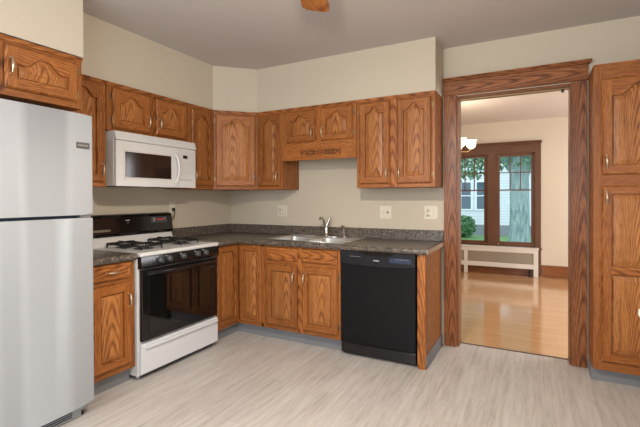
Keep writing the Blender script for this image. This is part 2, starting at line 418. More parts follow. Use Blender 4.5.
def frame_grid(parent, yf, xs, rails, z0, z1, x0, x1, t_=.019, mids=()):
    """face frame: stiles (x intervals) full height, rails (x0,x1,z0,z1)"""
    B = MB()
    for a, b_ in xs: B.box(a, b_, yf, yf+t_, z0, z1, .0012, 0, 1)
    for a, b_, c, d in mids: B.box(a, b_, yf, yf+t_, c, d, .0012, 0, 1)
    for a, b_, c, d in rails: B.box(a, b_, yf, yf+t_, c, d, .0012, 1, 1)
    return B.build('face_frame', [OAKV, OAKH], parent, ((x0+x1)/2, yf, (z0+z1)/2))
def wall_cab(label, loc, rz, w_, z0, z1, depth, doors, crown=True, group=None, valance=None, body_z0=None, name='wall_cabinet'):
    """doors: (x0,x1,z0,z1,handle_x_side,'b' or None)"""
    t_ = thing(name, label, 'cabinet', loc, rz, group); g = .001
    B = MB().box(g, w_-g, -depth+.019, -.001, body_z0 or z0, z1, .0, 0)
    B.build('carcass', OAKV, t_, (w_/2, -depth/2, (z0+z1)/2))
    xs = [(g, doors[0][0]+.008)]
    for a, b_ in zip(doors[:-1], doors[1:]): xs.append((a[1]-.008, b_[0]+.008))
    xs.append((doors[-1][1]-.008, w_-g))
    vz = doors[0][2]+.008 if valance else None
    rails = []
    for d in doors: rails += [(d[0]+.008, d[1]-.008, d[3]-.008, z1), (d[0]+.008, d[1]-.008, valance or z0, d[2]+.008)]
    zb = valance or z0
    mids = []
    if valance:
        mids = [(x[0], x[1], vz, z1) for x in xs[1:-1]]; xs = [xs[0], xs[-1]]
        rails = [r_ for r_ in rails if r_[2] != valance] + [(xs[0][1], xs[-1][0], valance, vz)]
    frame_grid(t_, -depth, xs, rails, zb, z1, 0, w_, mids=mids)
    for d in doors:
        o, cx, cz = rp_door(d[0], d[1], d[2], d[3], -depth-.0005, t_)
        hs = d[4]; hx = d[0]+.024 if hs < 0 else d[1]-.024
        hz = d[2]+min(.09, (d[3]-d[2])*.30) if len(d) < 6 else d[5]
        pull(o, cx, cz, hx, hz, -.019)
        hinges(o, cx, cz, d[0] if hs > 0 else d[1], d[2], d[3], -1 if hs > 0 else 1, 0)
    if crown:
        C = MB().box(.0, w_, -depth-.010, -depth, z1-.022, z1, .003).box(0, w_, -depth-.016, -depth+.0, z1-.009, z1+.001, .003)
        C.build('top_molding', OAKH, t_, (w_/2, -depth, z1))
    return t_
R90 = PI/2
ZT, ZB = 2.174, 1.392
# left wall, reading from the refrigerator to the corner; local x runs towards the back wall
wall_cab('deep oak cabinet above the refrigerator with one wide arched door', (0, -3.03, 0), R90, .90, 1.862, 2.176, .62,
         [(.045, .435, 1.90, 2.135, 1, 2.02), (.475, .865, 1.90, 2.135, -1, 2.02)], name='refrigerator_cabinet')
wall_cab('tall narrow oak wall cabinet between refrigerator cabinet and microwave', (0, -2.125, 0), R90, .36, ZB, ZT, U,
         [(.03, .335, 1.425, 2.135, 1)])
wall_cab('short oak wall cabinet with two doors directly above the white microwave', (0, -1.760, 0), R90, .80, 1.815, ZT, U,
         [(.045, .375, 1.838, 2.138, 1, 1.93), (.438, .762, 1.838, 2.138, -1, 1.93)])
wall_cab('narrow oak wall cabinet right of the white microwave', (0, -.955, 0), R90, .955-CC-.002, ZB, ZT, U,
         [(.03, .305, 1.425, 2.135, -1)])
# the angled corner cabinet
dl = math.hypot(CC-U, CC-U)
t_ = thing('corner_wall_cabinet', 'angled oak wall cabinet across the corner, between left and back walls', 'cabinet', (U, -CC, 0), PI/4)
rot = Matrix.Rotation(-PI/4, 2)
def loc2(p): v = rot @ Vector((p[0]-U, p[1]+CC)); return (v.x, v.y)
pts = [loc2(p) for p in [(.001, -.001), (.001, -CC), (U-.014, -CC), (CC, -U+.014), (CC, -.001)]]
MB().prism(pts, 'z', ZB, ZT).build('carcass', OAKV, t_)
frame_grid(t_, .0, [(.001, .032), (dl-.032, dl-.001)], [(.032, dl-.032, ZB, 1.433), (.032, dl-.032, 2.127, ZT)], ZB, ZT, 0, dl, .018)
o, cx, cz = rp_door(.024, dl-.024, 1.425, 2.135, -.0005, t_); pull(o, cx, cz, dl-.05, 1.52, -.019); hinges(o, cx, cz, .024, 1.425, 2.135, -1, 0)
MB().box(.006, dl-.006, -.010, -.0, ZT-.022, ZT, .003).box(0.008, dl-.008, -.016, 0, ZT-.009, ZT+.001, .003).build('top_molding', OAKH, t_, (dl/2, 0, ZT))
# back wall
wall_cab('narrow oak wall cabinet on the back wall beside the corner cabinet', (CC+.001, 0, 0), 0, .930-CC-.001, ZB, ZT, U,
         [(.028, .277, 1.425, 2.135, 1)])
sk = wall_cab('short oak wall cabinet over the sink with two doors and a carved valance', (.931, 0, 0), 0, .788, 1.81, ZT, U,
         [(.052, .372, 1.838, 2.138, 1, 1.92), (.432, .757, 1.838, 2.138, -1, 1.92)], valance=1.667)
# carved leaf scroll on the valance, standing slightly proud
cv = MB()
for sx in (0, 1):
    x0 = .222 + sx*.20; zc = 1.735
    for sg in (-1, 1):
        cv.tube([(x0+.19*i/14, -U-.002, zc+sg*.024*math.sin(PI*i/14)) for i in range(15)], .0038, 6)
        for j in (-1, 0, 1): cv.ball((x0+.095+j*.034, -U-.001, zc+sg*.0085*(1 if j == 0 else .7)), .017, .003, .0065, 0, 1)
for xx, sg in ((.212, 1), (.628, -1)):
    for q in (-1, 0, 1): cv.ball((xx+sg*.004*abs(q), -U-.001, 1.735+q*.022), .007 if q else .011, .003, .011 if q else .007, 0, 1)
for q in (-1, 1): cv.ball((.417, -U-.001, 1.735+q*.024), .009, .003, .008, 0, 1)
cv.build('carving', CARVE, sk, None, 'dark carved leaf scroll')
wall_cab('oak wall cabinet with two tall arched doors, right end of the back wall', (1.721, 0, 0), 0, .692, ZB, ZT, U,
         [(.032, .312, 1.425, 2.135, 1), (.374, .662, 1.425, 2.135, -1)])

lastcab = [o for o in bpy.data.objects if o.get('label', '').startswith('oak wall cabinet with two tall')][0]
MB().box(.692, .697, -.20, -.165, 1.60, 1.66, .002).build('hook_plate', HING, lastcab, None, 'small metal plate on the side')
# base cabinets
BD = .612; BT = .876; KZ = .11
def base_body(t_, w_, depth=BD, sidekick=False):
    MB().box(.001, w_-.001, -depth+.019, -.001, KZ, BT).build('carcass', OAKV, t_, (w_/2, -depth/2, .5))
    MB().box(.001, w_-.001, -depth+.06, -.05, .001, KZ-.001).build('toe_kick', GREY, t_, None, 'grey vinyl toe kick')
def drawer_front(x0, x1, z0, z1, yf, parent, handle=True, name='drawer'):
    cx, cz = (x0+x1)/2, (z0+z1)/2; B = MB(); yF = yf-.019
    rings = [((0, 0), yf), ((0, 0), yF+.006), ((.006, 0), yF), ((.018, 0), yF), ((.023, 0), yF+.005), ((.030, 0), yF+.005), ((.040, 0), yF+.001)]
    cs = []
    for (d, _), y in rings: cs.append([(x0+d, y, z0+d), (x1-d, y, z0+d), (x1-d, y, z1-d), (x0+d, y, z1-d)])
    B.add(cs[0], [[3, 2, 1, 0]], 0)
    for j in range(len(cs)-1): B.add(cs[j]+cs[j+1], [[i, (i+1) % 4, 4+(i+1) % 4, 4+i] for i in range(4)], 0)
    B.add(cs[-1], [[0, 1, 2, 3]], 0)
    o = B.build(name, OAKH, parent, (cx, yf, cz))
    if handle: pull(o, cx, cz, cx, cz, -.019, True)
    return o
# between refrigerator and range
bc = thing('base_cabinet', 'narrow oak base cabinet with a drawer between refrigerator and range', 'cabinet', (0, -2.125, 0), R90)
wb = .368; base_body(bc, wb)
frame_grid(bc, -BD, [(.001, .052), (wb-.045, wb-.001)], [(.052, wb-.045, KZ, .165), (.052, wb-.045, .72, .772), (.052, wb-.045, .855, BT)], KZ, BT, 0, wb)
drawer_front(.045, wb-.038, .757, .863, -BD-.0005, bc)
o, cx, cz = rp_door(.045, wb-.038, .155, .722, -BD-.0005, bc, arched=False); pull(o, cx, cz, wb-.062, .60, -.019); hinges(o, cx, cz, .045, .155, .722, -1, 0)
# lazy susan corner: two leaves meeting in the inner corner
lc = thing('corner_base_cabinet', 'oak corner base cabinet with two narrow doors meeting at a right angle', 'cabinet', (0, 0, 0), 0)
poly = [(.001, -.001), (.001, -.938), (BD-.019, -.938), (BD-.019, -BD+.019), (.903, -BD+.019), (.903, -.001)]
MB().prism(poly, 'z', KZ, BT).build('carcass', OAKV, lc)
poly = [(.05, -.05), (.05, -.938), (BD-.06, -.938), (BD-.06, -BD+.06), (.903, -BD+.06), (.903, -.05)]
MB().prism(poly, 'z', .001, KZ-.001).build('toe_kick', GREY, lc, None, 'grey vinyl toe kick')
B = MB().box(BD-.019, .903, -BD, -BD+.019, KZ, .148, .001, 1).box(BD-.019, .903, -BD, -BD+.019, .855, BT, .001, 1).box(BD-.019, BD, -.938, -BD, KZ, .148, .001, 1).box(BD-.019, BD, -.938, -BD, .855, BT, .001, 1)
B.box(.885, .903, -BD, -BD+.019, KZ, BT, .001, 0).box(BD-.019, BD, -.938, -.925, KZ, BT, .001, 0)
B.build('face_frame', [OAKV, OAKH], lc)
o, cx, cz = rp_door(BD+.024, .893, .14, .862, -BD-.0005, lc, arched=False, st=.048)
# left leaf faces +x: a door built along x and turned
o2, cx, cz = rp_door(-.145, .145, .14, .862, 0, lc, arched=False, st=.048)
o2.location = (BD+.0005, -.778, cz); o2.rotation_euler = (0, 0, R90)
# sink base
sb = thing('sink_base_cabinet', 'oak sink base cabinet with two doors under two false drawers', 'cabinet', (.904, 0, 0), 0)
wb = .792; 
B = MB().box(.001, .02, -BD+.019, -.001, KZ, BT).box(wb-.02, wb-.001, -BD+.019, -.001, KZ, BT).box(.02, wb-.02, -BD+.019, -.001, KZ, KZ+.02)
B.build('carcass', OAKV, sb)
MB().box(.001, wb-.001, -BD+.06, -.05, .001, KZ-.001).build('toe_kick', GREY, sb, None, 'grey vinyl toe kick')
frame_grid(sb, -BD, [(.001, .05), (.37, .43), (wb-.03, wb-.001)],
           [(.05, .37, KZ, .16), (.43, wb-.03, KZ, .16), (.05, .37, .70, .755), (.43, wb-.03, .70, .755), (.05, .37, .845, BT), (.43, wb-.03, .845, BT)], KZ, BT, 0, wb)
for a, b_, hs in ((.044, .372, 1), (.428, wb-.024, -1)):
    drawer_front(a, b_, .742, .855, -BD-.0005, sb, False, 'false_drawer')
    o, cx, cz = rp_door(a, b_, .150, .705, -BD-.0005, sb, arched=False)
    pull(o, cx, cz, b_-.026 if hs > 0 else a+.026, .60, -.019); hinges(o, cx, cz, a if hs > 0 else b_, .15, .705, -hs, 0)
# end panel by the doorway, with the grey base along its side
ep = thing('end_panel', 'oak end panel closing the counter beside the doorway', 'panel', (2.341, 0, 0), 0)
MB().box(0, .060, -BD-.01, -BD+.06, .001, BT, .001).build('front_stile', OAKV, ep, (.03, -BD, .45))
MB().box(.040, .060, -BD+.06, -.026, .001, BT).build('side_panel', OAKP, ep, (.06, -.3, .5), 'lighter oak side panel')
MB().box(.0605, .068, -BD-.0, -.03, .001, .10, .003).build('vinyl_base', GREY, ep, None, 'grey vinyl base strip')

# ------------------------------------------------------------------ counters
CX1 = 2.422; CF = .645
ct = thing('countertop', 'dark speckled L-shaped countertop with backsplash around the sink corner', 'countertop')
z0, z1 = .878, .916
SX0, SX1, SY0, SY1 = .93, 1.67, -.555, -.10      # sink cut-out
B = MB()
for x0, x1, y0, y1 in ((.002, CF-.012, -.938, -CF+.012), (.002, SX0, -CF+.012, -.002), (SX1, CX1-.004, -CF+.012, -.002), (SX0, SX1, -CF+.012, SY0), (SX0, SX1, SY1, -.002)):
    B.box(x0, x1, y0, y1, z0, z1)
pr = [(-.012, z0-.006), (0.0, z0-.004), (.004, z0+.012), (.002, z1-.008), (-.005, z1), (-.012, z1)]
B.prism([(-CF-a+0., z) for a, z in pr], 'x', CF-.004, CX1, 0, True)
B.prism([(CF+a, z) for a, z in pr], 'y', -.938, -CF+.004, 0, True)
B.prism([(CX1-.012, z0), (CX1, z0), (CX1, z1-.004), (CX1-.004, z1), (CX1-.012, z1)], 'y', -CF, -.002)
B.build('worktop', GRAN, ct)
MB().box(CX1, CX1+.004, -CF-.002, -.026, z0-.002, z1-.003).build('end_cap', mat('worn_edge_band', (.42, .31, .20), .5), ct, None, 'tan edge band on the open end')
bs = MB().box(.022, CX1-.003, -.022, -.002, z1, 1.012, .004).box(.002, .022, -.938, -.002, z1, 1.012, .004)
bs.build('backsplash', GRAN, ct)
ct2 = thing('countertop', 'short dark speckled countertop between refrigerator and range', 'countertop')
B = MB().box(.002, CF-.012, -2.14, -1.757, z0, z1); B.prism([(CF+a, z) for a, z in pr], 'y', -2.14, -1.757, 0, True); B.build('worktop', GRAN, ct2)
MB().box(.002, .022, -2.14, -1.757, z1, 1.012, .004).build('backsplash', GRAN, ct2)

# sink
sn = thing('kitchen_sink', 'double-bowl stainless steel sink set in the dark countertop', 'sink', (0, 0, 0))
zt = .9165; RX0, RX1, RY0, RY1 = .895, 1.705, -.578, -.055
B = MB(); bowls = [(.945, 1.285, -.54, -.165), (1.315, 1.655, -.54, -.165)]
def flat(x0, x1, y0, y1): B.box(x0, x1, y0, y1, zt, zt+.004)
flat(RX0+.006, RX1-.006, bowls[0][3], RY1-.006); flat(RX0+.006, RX1-.006, RY0+.006, bowls[0][2])
flat(RX0+.006, bowls[0][0], bowls[0][2], bowls[0][3]); flat(bowls[0][1], bowls[1][0], bowls[0][2], bowls[0][3]); flat(bowls[1][1], RX1-.006, bowls[0][2], bowls[0][3])
B.tube([(RX0+.006, RY0+.006, zt+.003), (RX1-.006, RY0+.006, zt+.003), (RX1-.006, RY1-.006, zt+.003), (RX0+.006, RY1-.006, zt+.003)], .0045, 8, 0, True)
B.build('rim', STEEL, sn)
for x0, x1, y0, y1 in bowls:
    B = MB(); rings = []
    for ins, zz in ((0, zt+.003), (.004, zt-.004), (.010, .80), (.022, .765), (.05, .75)):
        ring = []; rr = .05
        for ccx, ccy, a0 in ((x1-ins-rr, y1-ins-rr, 0), (x0+ins+rr, y1-ins-rr, 90), (x0+ins+rr, y0+ins+rr, 180), (x1-ins-rr, y0+ins+rr, 270)):
            for k in range(6):
                a = math.radians(a0+90*k/5); ring.append((ccx+rr*math.cos(a), ccy+rr*math.sin(a), zz))
        rings.append(ring)
    n = len(rings[0])
    for j in range(len(rings)-1): B.add(rings[j]+rings[j+1], [[i, (i+1) % n, n+(i+1) % n, n+i] for i in range(n)], 0, True)
    B.add(rings[-1], [list(range(n))]); 
    # corner fill between the square rim opening and rounded bowl
    o = B.build('bowl', STEEL, sn)
    MB().lathe([(.0, .751), (.036, .751), (.042, .754), (.044, .7515)], ((x0+x1)/2, (y0+y1)/2, 0)).build('drain', BLKM, o)
# faucet
fc = thing('kitchen_faucet', 'chrome single-lever faucet behind the sink bowls', 'faucet', (1.305, -.105, .9205))
MB().lathe([(.026, 0), (.026, .006), (.021, .010), (.019, .05), (.020, .085), (.016, .095), (.0, .097)], (0, 0, .006)).build('body', CHROME, fc)
pl = MB(); pl.prism([(.12*math.cos(2*PI*k/24)*(1), .028*math.sin(2*PI*k/24)) for k in range(24)], 'z', 0, .007); pl.build('base_plate', CHROME, fc)
sp = [(0, -.005, .07), (-.006, -.015, .11), (-.010, -.030, .150), (-.014, -.050, .182), (-.016, -.075, .194), (-.016, -.098, .186), (-.016, -.108, .170)]
MB().tube(sp, [.012, .0125, .012, .011, .011, .0115, .012], 10).build('spout', CHROME, fc)
MB().tube([(.0, 0, .095), (.012, .004, .13), (.026, .01, .165), (.034, .014, .196)], [.013, .010, .009, .011], 10).build('lever', CHROME, fc)
sy = thing('side_sprayer', 'small chrome side sprayer right of the faucet', 'sprayer', (1.50, -.105, .9205))
MB().lathe([(.019, 0), (.017, .012), (.012, .018), (.010, .05), (.0, .052)], (0, 0, 0)).build('holder', CHROME, sy)
MB().tube([(0, 0, .04), (0, -.001, .08), (-.003, -.008, .105), (-.012, -.028, .112)], [.011, .013, .013, .010], 10).build('spray_head', CHROME, sy)

# outlets and switches
def plate(label, x, z, w_, kinds):
    t_ = thing('wall_outlet', label, 'outlet', (x, -.0005, z))
    MB().box(-w_/2, w_/2, -.006, 0, -.062, .062, .003).build('cover_plate', OFFW, t_)
    n = len(kinds)
    for i, k in enumerate(kinds):
        cx = (i-(n-1)/2)*.046
        if k == 's': MB().box(cx-.006, cx+.006, -.016, -.006, -.012, .014, .002).build('toggle', OFFW, t_)
        elif k == 'g':
            MB().box(cx-.016, cx+.016, -.008, -.006, -.034, .034, .001).build('socket', OFFW, t_)
            MB().box(cx-.008, cx+.008, -.010, -.008, -.008, .008, .001).build('button', BLKM, t_)
        else:
            for s_ in (-1, 1):
                so = MB().lathe([(.0165, -.006), (.0165, -.0085), (.0, -.0085)], (cx, 0, s_*.021), 'y').build('socket', OFFW, t_)
                MB().box(cx-.008, cx-.005, -.0092, -.0085, s_*.021-.005, s_*.021+.006).box(cx+.005, cx+.008, -.0092, -.0085, s_*.021-.005, s_*.021+.006).build('slot', BLKM, so)
plate('almond switch and outlet plate on the back wall left of the sink', .722, 1.165, .115, 'os')
plate('almond switch and dark-button outlet plate above the dishwasher', 1.882, 1.165, .118, 'sg')
plate('almond outlet and switch plate beside the doorway casing', 2.308, 1.168, .122, 'os')
ro = thing('range_outlet', 'almond outlet behind the range with black plug', 'outlet', (.0005, -.86, 1.215), R90)
MB().box(-.036, .036, -.006, 0, -.058, .058, .003).build('cover_plate', OFFW, ro)
MB().lathe([(.0165, -.006), (.0165, -.0085), (0, -.0085)], (0, 0, .022), 'y').build('socket', OFFW, ro)
cd = MB().box(.009, .032, -.872, -.848, 1.180, 1.212, .004)
cd.tube([(.03, -.86, 1.19), (.04, -.862, 1.165), (.04, -.872, 1.125), (.035, -.90, 1.09), (.028, -.935, 1.07), (.027, -.955, 1.06)], .004, 8)
tag(cd.build('power_cord', BLKM), 'black power cord and plug right of the range backguard', 'cord')

# ------------------------------------------------------------------ dishwasher
dw = thing('dishwasher', 'black dishwasher built in right of the sink cabinet', 'dishwasher', (1.698, 0, 0))
w_ = .641
MB().box(.012, w_-.012, -.60, -.03, .04, .868).build('tub', DGRY, dw)
fp = MB().box(.006, w_-.010, -.632, -.60, .115, .765, .004); fp.build('door_panel', DWB, dw)
cp = MB()
n = 16
pts = [(.006, .868), (.006, .768)] + [(.006+(w_-.016)*i/n, .768-.012*math.sin(PI*i/n)) for i in range(1, n)] + [(w_-.010, .768), (w_-.010, .868)]
cp.prism(pts, 'y', -.600, -.640)
cpo = cp.build('control_panel', mat('dark_control_panel', (.012, .012, .015), .3, spec=.3), dw)
h = MB(); pts = [(.20+.26*i/12, .858-.020*math.sin(PI*i/12)**.6) for i in range(13)]
h.prism(pts+[(.46, .866), (.20, .866)], 'y', -.6405, -.646); h.build('handle_recess', BLK, cpo)
MB().box(.43, .60, -.6412, -.640, .795, .832, .0).build('button_panel', BLUET, cpo)
for i in range(6): MB().box(.48+i*.018, .488+i*.018, -.6418, -.6412, .822, .8255).build('button_mark', PRINT, cpo)
for i in range(6): MB().box(.09+i*.017, .100+i*.017, -.6412, -.640, .826, .829).build('button_mark', PRINT, cpo)
MB().box(.295, .345, -.6412, -.640, .800, .807).build('printed_mark', PRINT, cpo)
MB().box(.012, w_-.012, -.595, -.57, .01, .112, .002).build('toe_panel', BLK, dw)
MB().box(.006, w_-.010, -.622, -.596, .03, .108, .003).build('access_panel', BLK, dw)

# ------------------------------------------------------------------ gas range
ra = thing('gas_range', 'white gas range with black oven door and black backguard', 'range', (0, -1.748, 0), R90)
w_ = .80
B = MB().box(.0, w_, -.63, -.02, .03, .885, .004)
for fx in (.05, w_-.05):
    for fy in (-.58, -.08): B.lathe([(.02, .001), (.018, .03)], (fx, fy, 0), seg=10)
B.build('body', WHITE, ra)
MB().box(.03, w_-.03, -.615, -.1, .012, .03).build('base_skirt', BLKM, ra)
ck = MB().box(0, w_, -.672, -.10, .886, .917, .010, 0, 3)
ck.build('cooktop', WHITE, ra)
MB().prism([(-.115, .917), (-.115, .925), (-.085, .995), (-.03, .995), (-.03, .917)], 'x', .003, w_-.003).build('riser', WHITE, ra)
bgp = [(-.030, .995), (-.098, .995), (-.112, 1.02), (-.092, 1.145), (-.080, 1.166), (-.060, 1.174), (-.030, 1.172)]
bg_ = MB().prism(bgp, 'x', .004, w_-.004, 0, False).build('backguard', BLK, ra)
def onbg(z): return -.112+(z-1.02)/(1.145-1.02)*.020
def bgbox(x0, x1, z0, z1, m_, nm, dd=.0015):
    q = MB(); y0, y1 = onbg(z0), onbg(z1)
    q.add([(x0, y0-dd, z0), (x1, y0-dd, z0), (x1, y1-dd, z1), (x0, y1-dd, z1), (x0, y0+.002, z0), (x1, y0+.002, z0), (x1, y1+.002, z1), (x0, y1+.002, z1)],
          [[0, 1, 2, 3], [7, 6, 5, 4], [0, 4, 5, 1], [1, 5, 6, 2], [2, 6, 7, 3], [3, 7, 4, 0]]); return q.build(nm, m_, bg_)
bgbox(.56, .735, 1.085, 1.140, DGRY, 'control_pad'); 
for i in range(4): bgbox(.630+i*.017, .638+i*.017, 1.110, 1.120, RED, 'clock_digit', .003)
for i in (0, 1): bgbox(.585+i*.014, .589+i*.014, 1.10, 1.13, PRINT, 'printed_mark', .003)
bgbox(.702, .722, 1.112, 1.117, PRINT, 'printed_mark', .003); bgbox(.702, .722, 1.126, 1.129, PRINT, 'printed_mark', .003)
bgbox(.305, .345, 1.118, 1.124, PRINT, 'printed_mark'); bgbox(.32, .334, 1.098, 1.102, PRINT, 'printed_mark')
bgbox(.012, .16, 1.038, 1.056, mat('dull_gold_label', (.16, .12, .07), .4), 'label_strip')
cpn = MB().prism([(-.630, .800), (-.668, .800), (-.676, .815), (-.668, .884), (-.630, .884)], 'x', .004, w_-.004).build('control_panel', BLK, ra)
for i, yy in enumerate((-1.582, -1.498, -1.359, -1.208, -1.116)):
    x = yy+1.748; k = MB().lathe([(.024, -.672), (.022, -.684), (.018, -.696), (.0, -.697)], (x, 0, .85), 'y', 16)
    k.box(x-.004, x+.004, -.706, -.690, .832, .868, .0015); k.build('knob', mat('knob_grey', (.06, .06, .06), .35) if i == 0 else bpy.data.materials['knob_grey'], cpn)
    MB().box(x-.032, x-.022, -.6745, -.6725, .868, .875).build('knob_mark', PRINT, cpn)
od = MB().box(.014, w_-.012, -.662, -.632, .278, .792, .006).build('oven_door', BLK, ra)
MB().box(.075, w_-.070, -.6650, -.6625, .335, .725, .001).build('oven_window', BLKG, od)
oh = MB(); oh.tube([(.045+(w_-.09)*i/16, -.676-.026*math.sin(PI*i/16)**.5, .765) for i in range(17)], .013, 10); oh.build('door_handle', BLK, od)
dr = MB().box(.010, w_-.008, -.662, -.632, .048, .262, .005)
dro = dr.build('storage_drawer', DRW, ra)
MB().prism([(-.662, .236), (-.680, .226), (-.686, .232), (-.684, .246), (-.662, .252)], 'x', .04, w_-.03).build('drawer_lip', DRW, dro)
# burners and grates
for gx, gy in ((.20, -.45), (.20, -.235), (.585, -.45), (.585, -.235)):
    MB().lathe([(.075, .9172), (.07, .920), (.05, .919), (.0, .919)], (gx, gy, 0)).build('drip_bowl', DGRY, ra)
    MB().lathe([(.036, .919), (.036, .930), (.032, .936), (.0, .938)], (gx, gy, 0)).build('burner_cap', BLKM, ra)
    G = MB(); rr = .092; zg = .950
    sq = [(gx-rr, gy-rr), (gx+rr, gy-rr), (gx+rr, gy+rr), (gx-rr, gy+rr)]
    G.tube([(a, b_, zg-.004) for a, b_ in sq], .008, 6, 0, True)
    for a, b_ in ((1, 0), (-1, 0), (0, 1), (0, -1)):
        G.tube([(gx+a*rr, gy+b_*rr, zg-.004), (gx+a*rr*.8, gy+b_*rr*.8, zg+.008), (gx+a*.03, gy+b_*.03, zg+.008)], .0085, 6)
    for a, b_ in sq: G.tube([(a, b_, zg-.004), (a, b_, .9175)], .0055, 6)
    G.build('burner_grate', BLKM, ra)

# ------------------------------------------------------------------ microwave
mw = thing('microwave', 'white over-the-range microwave mounted under the short cabinet', 'microwave', (0, -1.750, 0), R90)
w_ = .795; D = .385
MB().box(.0, w_, -D+.0, -.002, 1.400, 1.808, .004).build('case', WHITE, mw)
MB().prism([(-D, 1.742), (-D-.028, 1.742), (-D-.030, 1.750), (-D-.012, 1.806), (-D, 1.808)], 'x', 0, w_).build('vent_grille', WHITE, mw)
nb = 20
def bow(x): return .010*math.sin(PI*min(1, max(0, x/w_)))
def bowed(x0, x1, z0, z1, y0, y1, nm, m_, par, sag=0.):
    q = MB(); N = max(4, int((x1-x0)/.04)); vs = []
    for i in range(N+1):
        x = x0+(x1-x0)*i/N; zz0 = z0-sag*math.sin(PI*i/N)
        vs += [(x, y0, zz0), (x, y1-bow(x), zz0), (x, y1-bow(x), z1), (x, y0, z1)]
    fs = [[4*i+k, 4*i+(k+1) % 4, 4*i+4+(k+1) % 4, 4*i+4+k] for i in range(N) for k in range(4)] + [[0, 1, 2, 3], [4*N+3, 4*N+2, 4*N+1, 4*N]]
    q.add(vs, fs); return q.build(nm, m_, par)
md = bowed(.002, .588, 1.398, 1.737, -D-.001, -D-.022, 'door', WHITE, mw)
bowed(.062, .518, 1.452, 1.672, -D-.020, -D-.0235, 'door_trim', mat('warm_white_trim', (.60, .57, .53), .3), md)
bowed(.075, .505, 1.466, 1.658, -D-.022, -D-.0250, 'door_window', MWIN, md)
mc = bowed(.592, w_-.002, 1.398, 1.737, -D-.001, -D-.022, 'control_panel', WHITE, mw)
hh = MB(); hh.tube([(.556+.014*math.sin(PI*i/14), -D-.030-.028*math.sin(PI*i/14)**.6, 1.435+.25*i/14) for i in range(15)], [.008]+[.0105]*13+[.008], 10)
hh.tube([(.556, -D-.022, 1.437), (.556, -D-.034, 1.437)], .008, 8).tube([(.556, -D-.022, 1.683), (.556, -D-.034, 1.683)], .008, 8); hh.build('handle', WHITE, md)
bowed(.640, .690, 1.652, 1.680, -D-.020, -D-.0265, 'display', BLK, mc)
pad = mat('pale_keys', (.50, .48, .45), .4)
for rw in range(4):
    for cl in range(3): bowed(.626+cl*.045, .658+cl*.045, 1.540+rw*.024, 1.5425+rw*.024, -D-.020, -D-.0262, 'key', pad, mc)
for cl in range(4): bowed(.622+cl*.036, .640+cl*.036, 1.458, 1.474, -D-.020, -D-.0262, 'key', pad, mc)
bowed(.615, .765, 1.520, 1.523, -D-.020, -D-.0258, 'key', pad, mc)
MB().box(.06, .30, -D+.04, -.12, 1.396, 1.400).box(.48, .72, -D+.04, -.12, 1.396, 1.400).build('grease_filter', DGRY, mw)

# ------------------------------------------------------------------ refrigerator
fr = thing('refrigerator', 'white top-freezer refrigerator at the left edge', 'refrigerator', (0, -2.995, 0), R90)
w_ = .835
MB().box(.0, w_-.004, -.715, -.04, .03, 1.79, .006).build('cabinet', FRW, fr)
def fdoor(z0, z1, nm):
    q = MB(); N = 14; P = []
    for i in range(N+1):
        x = w_*i/N; P.append((x, -.775-.018*math.sin(PI*i/N)**.8))
    P = [(0, -.722)]+P+[(w_, -.722)]
    bm = bmesh.new(); n = len(P); lo = [bm.verts.new((p[0], p[1], z0)) for p in P]; hi = [bm.verts.new((p[0], p[1], z1)) for p in P]
    bm.faces.new(lo[::-1]); bm.faces.new(hi)
    for i in range(n): bm.faces.new([lo[i], lo[(i+1) % n], hi[(i+1) % n], hi[i]])
    ed = [e for e in bm.edges if (e.verts[0].co.z == e.verts[1].co.z) or (abs(e.verts[0].co.x-e.verts[1].co.x) < 1e-6 and e.verts[0].co.y < -.76 and (e.verts[0].co.x < .001 or e.verts[0].co.x > w_-.001))]
    bmesh.ops.bevel(bm, geom=ed, offset=.010, segments=3, profile=.5, affect='EDGES')
    q.addbm(bm, 0, True); o = q.build(nm, FRW, fr)
    md_ = o.modifiers.new('wn', 'WEIGHTED_NORMAL'); return o
d_top = fdoor(1.208, 1.800, 'freezer_door'); d_bot = fdoor(.085, 1.190, 'door')
MB().box(.004, w_-.008, -.735, -.715, 1.188, 1.210).build('gasket', mat('dark_gasket', (.03, .05, .08), .6), fr)
for dd, z0, z1 in ((d_top, 1.25, 1.62), (d_bot, .75, 1.15)):
    MB().tube([(.04, -.785, z0), (.04, -.825, z0+.03), (.04, -.825, z1-.03), (.04, -.785, z1)], .012, 8).build('handle', FRW, dd)
bd = MB().box(.728, .806, -.7870, -.7800, 1.598, 1.632, .002).build('badge', mat('badge_grey', (.10, .09, .085), .35, .3), d_top, None, 'small dark nameplate')
q = MB()
for i in range(7): q.box(.736+i*.009, .742+i*.009, -.7878, -.7868, 1.610, 1.620)
q.build('lettering', mat('badge_letters', (.26, .24, .22), .4), bd)
MB().box(w_-.075, w_-.012, -.765, -.700, 1.191, 1.207, .002).build('hinge', mat('hinge_metal', (.3, .29, .28), .4, .6), fr)
gr = MB().box(.01, w_-.055, -.728, -.716, .008, .076, .003).build('base_grille', FRW, fr)
q = MB()
for i in range(4): q.box(.03, w_-.11, -.7295, -.7275, .020+i*.013, .027+i*.013)
q.build('grille_slot', mat('slot_dark', (.02, .035, .055), .6), gr)
MB().lathe([(.016, .001), (.014, .018), (.008, .025), (.008, .05)], (w_-.04, -.70, 0), seg=12).build('foot', BLKM, fr)

